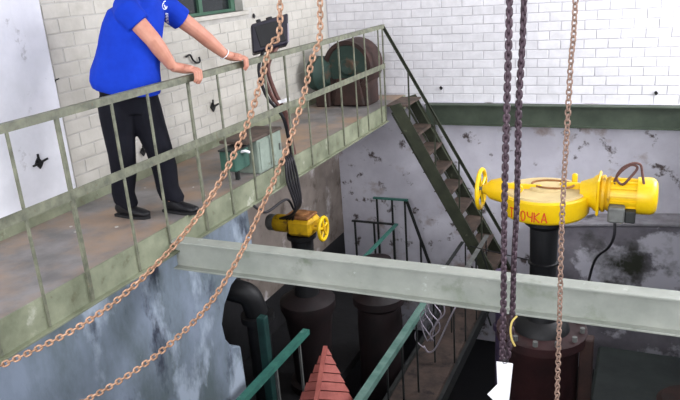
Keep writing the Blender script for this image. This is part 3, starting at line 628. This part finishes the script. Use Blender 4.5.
tg = empty('hanging_tag', on_d(500, 400, 2.17), 'white tag with side notch hanging below the dark chains', 'tag')
poly = [(497, 362), (513, 364), (509, 402), (508, 425), (494, 425), (497, 404), (488, 395), (498, 385)]
tp = [on_d(x, y, 2.17) for x, y in poly]
put('plate', MB().prism(tp, HD*.006), 'white_plastic', tg)
put('eyelet', MB().loft([on_d(505+2.2*math.cos(t*math.pi/6), 361.5+2.2*math.sin(t*math.pi/6), 2.168) for t in range(12)], .0015, ref=HD, n=5, closed=True), 'dark_steel', tg)
put('tie_cord', MB().loft(spline([on_d(x, y, 2.19) for x, y in ((517, 316), (512, 322), (510.5, 331), (512, 340), (515, 346))], 4), .0045, n=7), 'rope_yellow', smooth='all', label='short yellowish cord tied around the dark load chain', cat='cord')

# ------------------------------------------------------------------ the man
def fuse(mb, voxel, it=6):
    me = mb.mesh('tmp'); o = bpy.data.objects.new('tmp', me); COL.objects.link(o)
    r = o.modifiers.new('r', 'REMESH'); r.mode = 'VOXEL'; r.voxel_size = voxel
    s = o.modifiers.new('s', 'SMOOTH'); s.factor = .5; s.iterations = it
    dg = bpy.context.evaluated_depsgraph_get(); me2 = bpy.data.meshes.new_from_object(o.evaluated_get(dg))
    bpy.data.objects.remove(o); out = MB(); out.v = [v.co.copy() for v in me2.vertices]; out.f = [tuple(p.vertices) for p in me2.polygons]
    return out
SA = V((-.06, .99, 0))          # along the shoulders
body = MB()
HR, HL = V((.004, 4.04, .998)), V((.004, 4.69, .998))
SR, SL = V((-.255, 3.755, 1.49)), V((-.27, 4.20, 1.475))
def limb(a, b, c, r): body.loft([a, a.lerp(b, .5), b, b.lerp(c, .35), b.lerp(c, .7), c], r, n=14)
def hand(c, fdir, side, wrist):
    f = V(fdir).normalized(); l = V((0, 0, 1)).cross(f); up = V((0, 0, 1)); o = c+up*.018+f*.006; Kh = 1.25
    body.loft([wrist, o-f*.055+up*.022, o-f*.02+up*.016, o+f*.022+up*.012], [(.040, .036), (.052, .036), (.060, .034), (.057, .027)], ref=up, n=12)
    for k, (ln, rr) in enumerate(((1.3, .0138), (1.46, .0146), (1.4, .0142), (1.2, .0132))):
        b = o+f*.02+l*(.041-.0275*k)*-side+up*.010
        body.loft([b-f*.02, b+f*.012*ln, b+f*.030*ln-up*.014, b+f*.030*ln-up*.050*ln, b+f*.016*ln-up*.070*ln], [rr*1.05, rr*1.1, rr*1.05, rr, rr*.7], ref=l, n=8)
    t = o-f*.03+l*(-side)*.045+up*.008
    body.loft([t-l*(-side)*.02, t+l*(-side)*.012+f*.015, t+l*(-side)*.020+f*.045-up*.004, t+l*(-side)*.014+f*.066-up*.014], [.016, .015, .013, .009], ref=up, n=8)
WR, WL = V((-.075, 3.955, 1.062)), V((-.06, 4.60, 1.068))
ER, EL = V((-.11, 3.83, 1.265)), V((-.13, 4.40, 1.255))
limb(SR, ER, WR, [.068, .064, .057, .056, .047, .037]); limb(SL, EL, WL, [.068, .064, .057, .056, .047, .037])
hand(HR, (1, .2, 0), -1, WR); hand(HL, (1, .35, 0), 1, WL)
NK = V((-.255, 4.03, 1.56)); HC = V((-.18, 4.06, 1.745))
body.loft([V((-.42, 3.80, .88)), V((-.40, 3.83, 1.05)), V((-.34, 3.95, 1.28)), V((-.30, 4.03, 1.43)), V((-.28, 4.06, 1.52))], [(.13, .10), (.15, .11), (.16, .11), (.17, .10), (.10, .08)], ref=(1, 0, 0), n=16)
body.loft([V((-.28, 4.06, 1.48)), NK, HC-V((.02, 0, .08))], [.068, .062, .058], n=14)
for hip, kn, an in ((V((-.42, 3.71, .90)), V((-.44, 3.70, .48)), V((-.475, 3.68, .07))), (V((-.39, 3.88, .90)), V((-.25, 3.88, .48)), V((-.165, 3.85, .07)))):
    body.loft([hip, hip.lerp(kn, .5), kn, kn.lerp(an, .4), an], [.075, .07, .055, .05, .038], n=12)
    body.loft([an+V((-.03, 0, -.02)), an+V((.06, 0, -.03)), an+V((.15, 0, -.04))], [.035, .036, .028], n=10)
fd = V((.95, .30, 0)).normalized()
Mh = Matrix.Translation(HC) @ Matrix.Rotation(math.atan2(fd.y, fd.x), 4, 'Z') @ Matrix.Rotation(.22, 4, 'Y')
R3 = Mh.to_3x3()
body.ball(HC, (.098, .076, .118), 20, R3); body.ball(Mh @ V((.025, 0, -.065)), (.066, .056, .060), 16, R3)
body.loft([Mh @ V((.085, 0, .03)), Mh @ V((.112, 0, -.015)), Mh @ V((.085, 0, -.03))], [.010, .016, .012], n=8)
for s_ in (-1, 1): body.ball(Mh @ V((-.005, .078*s_, -.01)), (.024, .010, .032), 10, R3)
body.loft([Mh @ V((.082, -.025, -.062)), Mh @ V((.092, 0, -.060)), Mh @ V((.082, .025, -.062))], [.006, .009, .006], n=8)
person = fuse(body, .0052, 2)
man = put('person', person, 'skin', smooth='all', label='man in blue t-shirt and black trousers leaning on the handrail', cat='person')
for s_ in (-1, 1): put('eye', MB().ball(Mh @ V((.083, .032*s_, .012)), .013, 10), 'eye_white', man, 'all')
hair = MB(); 
hair.loft([Mh @ V((-.015, 0, z)) for z in (.025, .06, .09, .112, .126)], [(.082, .100), (.082, .102), (.070, .090), (.046, .062), (.012, .02)], ref=R3 @ V((1, 0, 0)), n=20)
hair.ball(Mh @ V((-.045, 0, .0)), (.066, .078, .085), 14, R3)
put('hair', hair, 'hair_dark', man, 'all')
# t-shirt
sh = MB()
def zring(c, a, b, z): return (V((c[0], c[1], z)), (a, b))
rings = [((-.385, 3.79), .215, .228, .925), ((-.385, 3.79), .222, .238, .98), ((-.38, 3.81), .220, .235, 1.07), ((-.365, 3.85), .216, .222, 1.17), ((-.352, 3.90), .220, .220, 1.29), ((-.342, 3.94), .226, .214, 1.39), ((-.328, 3.965), .212, .188, 1.475), ((-.29, 4.0), .13, .11, 1.535), ((-.275, 4.02), .08, .08, 1.56)]
k = len(sh.v)
SH2 = V((-.25, .97, 0)).normalized(); FD2 = V((.97, .25, 0)).normalized(); nseg = 28
for i, ((cx, cy_), a, b, z) in enumerate(rings):
    for j in range(nseg):
        t = 2*math.pi*j/nseg; off = SH2*a*math.cos(t)+FD2*b*math.sin(t)*(1.06 if math.sin(t) > 0 and i < 4 else 1)
        dz = -.05*math.sin(t) if i < 2 else (-.02*math.sin(t) if i == 2 else 0)
        fold = (.010*math.sin(5*t+i*1.7)+.006*math.sin(9*t-i*2.3)) if 0 < i < 5 else 0
        sh.v.append(V((cx, cy_, z+dz))+off*(1+fold*2))
for i in range(len(rings)-1):
    for j in range(nseg): sh.f.append((k+i*nseg+j, k+i*nseg+(j+1) % nseg, k+(i+1)*nseg+(j+1) % nseg, k+(i+1)*nseg+j))
sh.f.append(tuple(k+j for j in reversed(range(nseg)))); sh.f.append(tuple(k+(len(rings)-1)*nseg+j for j in range(nseg)))
for s_, e_, inn in ((SR, ER, V((-.30, 3.92, 1.46))), (SL, EL, V((-.30, 4.05, 1.47)))):
    d_ = (e_-s_); sh.loft([inn, s_.lerp(inn, .25)+V((0, 0, .0)), s_+d_*.12, s_+d_*.34, s_+d_*.52], [.085, .095, .095, .092, .090], n=16)
shirt = put('t_shirt', fuse(sh, .009, 5), 'shirt_blue', man, 'all')
# chest print: small emblem and letters laid on the cloth
from mathutils.bvhtree import BVHTree
bv = BVHTree.FromPolygons([v.co+worldloc(shirt) for v in shirt.data.vertices], [tuple(p.vertices) for p in shirt.data.polygons])
def on_shirt(px, py):
    h = bv.ray_cast(CAM, ray(px, py).normalized())
    return (h[0]+h[1]*.002, h[1]) if h[0] else None
def stroke(mb, pts, w_):
    q = [on_shirt(*p) for p in pts]
    if any(x is None for x in q): return
    for a, b in zip(q, q[1:]): mb.bar(a[0], b[0], w_, .0015, up=a[1])
em = MB(); em_pts = [(164.5+2.4*math.cos(t*math.pi/5), 6+3.4*math.sin(t*math.pi/5)) for t in range(8)]
stroke(em, em_pts, .007); stroke(em, [(164, 5), (166, 9)], .011); stroke(em, [(163.5, 2), (165.5, 1)], .007)
if em.v: put('chest_emblem', em, 'white_print', shirt)
lt = MB()
for i in range(4):
    y = 13+i*3; stroke(lt, [(165.5+i*.35, y), (168+i*.35, y+.8)], .006); stroke(lt, [(165.5+i*.35, y), (165.8+i*.35, y+1.8), (168+i*.35, y+2.2)], .005)
if lt.v: put('chest_lettering', lt, 'white_print', shirt)
# trousers
tr_ = MB()
tr_.loft([V((-.385, 3.80, .99)), V((-.39, 3.80, .88)), V((-.40, 3.795, .77))], [(.185, .185), (.19, .185), (.155, .15)], ref=FD2, n=20)
for hip, kn, an in ((V((-.43, 3.72, .88)), V((-.435, 3.70, .48)), V((-.475, 3.68, .055))), (V((-.355, 3.88, .88)), V((-.245, 3.88, .48)), V((-.165, 3.85, .055)))):
    P = [hip, hip.lerp(kn, .3), hip.lerp(kn, .65), kn, kn.lerp(an, .35), kn.lerp(an, .7), kn.lerp(an, .9), an+V((0, 0, .02))]
    P = [p+V((.008*math.sin(i*2.3), .006*math.cos(i*3.1), 0)) for i, p in enumerate(P)]
    tr_.loft(P, [.13, .125, .112, .098, .092, .083, .086, .080], ref=(0, 1, 0), n=16)
put('trousers', fuse(tr_, .010, 5), 'trouser_black', man, 'all')
for x0, yc in ((-.555, 3.675), (-.245, 3.845)):
    s1 = MB().loft([(x0, yc, .055), (x0+.03, yc, .062), (x0+.10, yc, .062), (x0+.17, yc, .046), (x0+.24, yc, .040), (x0+.285, yc, .034), (x0+.30, yc, .03)], [(.020, .03), (.036, .05), (.042, .052), (.046, .038), (.047, .030), (.036, .024), (.012, .014)], ref=(0, 0, 1), n=16)
    sho = put('shoe', fuse(s1, .006, 4), 'shoe_black', man, 'all')
    ol = [(x0-.005, yc-.03), (x0+.08, yc-.042), (x0+.20, yc-.05), (x0+.28, yc-.035), (x0+.308, yc), (x0+.28, yc+.035), (x0+.20, yc+.05), (x0+.08, yc+.042), (x0-.005, yc+.03)]
    put('sole', MB().prism([(x, y, .002) for x, y in ol], (0, 0, .02)), 'sole_black', sho)
wb = MB().loft([WL+V((0, 0, 0))+ (WL-EL).normalized()*.0 + v for v in [((WL-EL).normalized().orthogonal().normalized()*.045*math.cos(t*math.pi/8)+(WL-EL).normalized().cross((WL-EL).normalized().orthogonal().normalized())*.045*math.sin(t*math.pi/8)) for t in range(16)]], (.004), ref=(WL-EL).normalized(), n=6, closed=True)
put('wrist_band', wb, 'white_plastic', man, 'all')
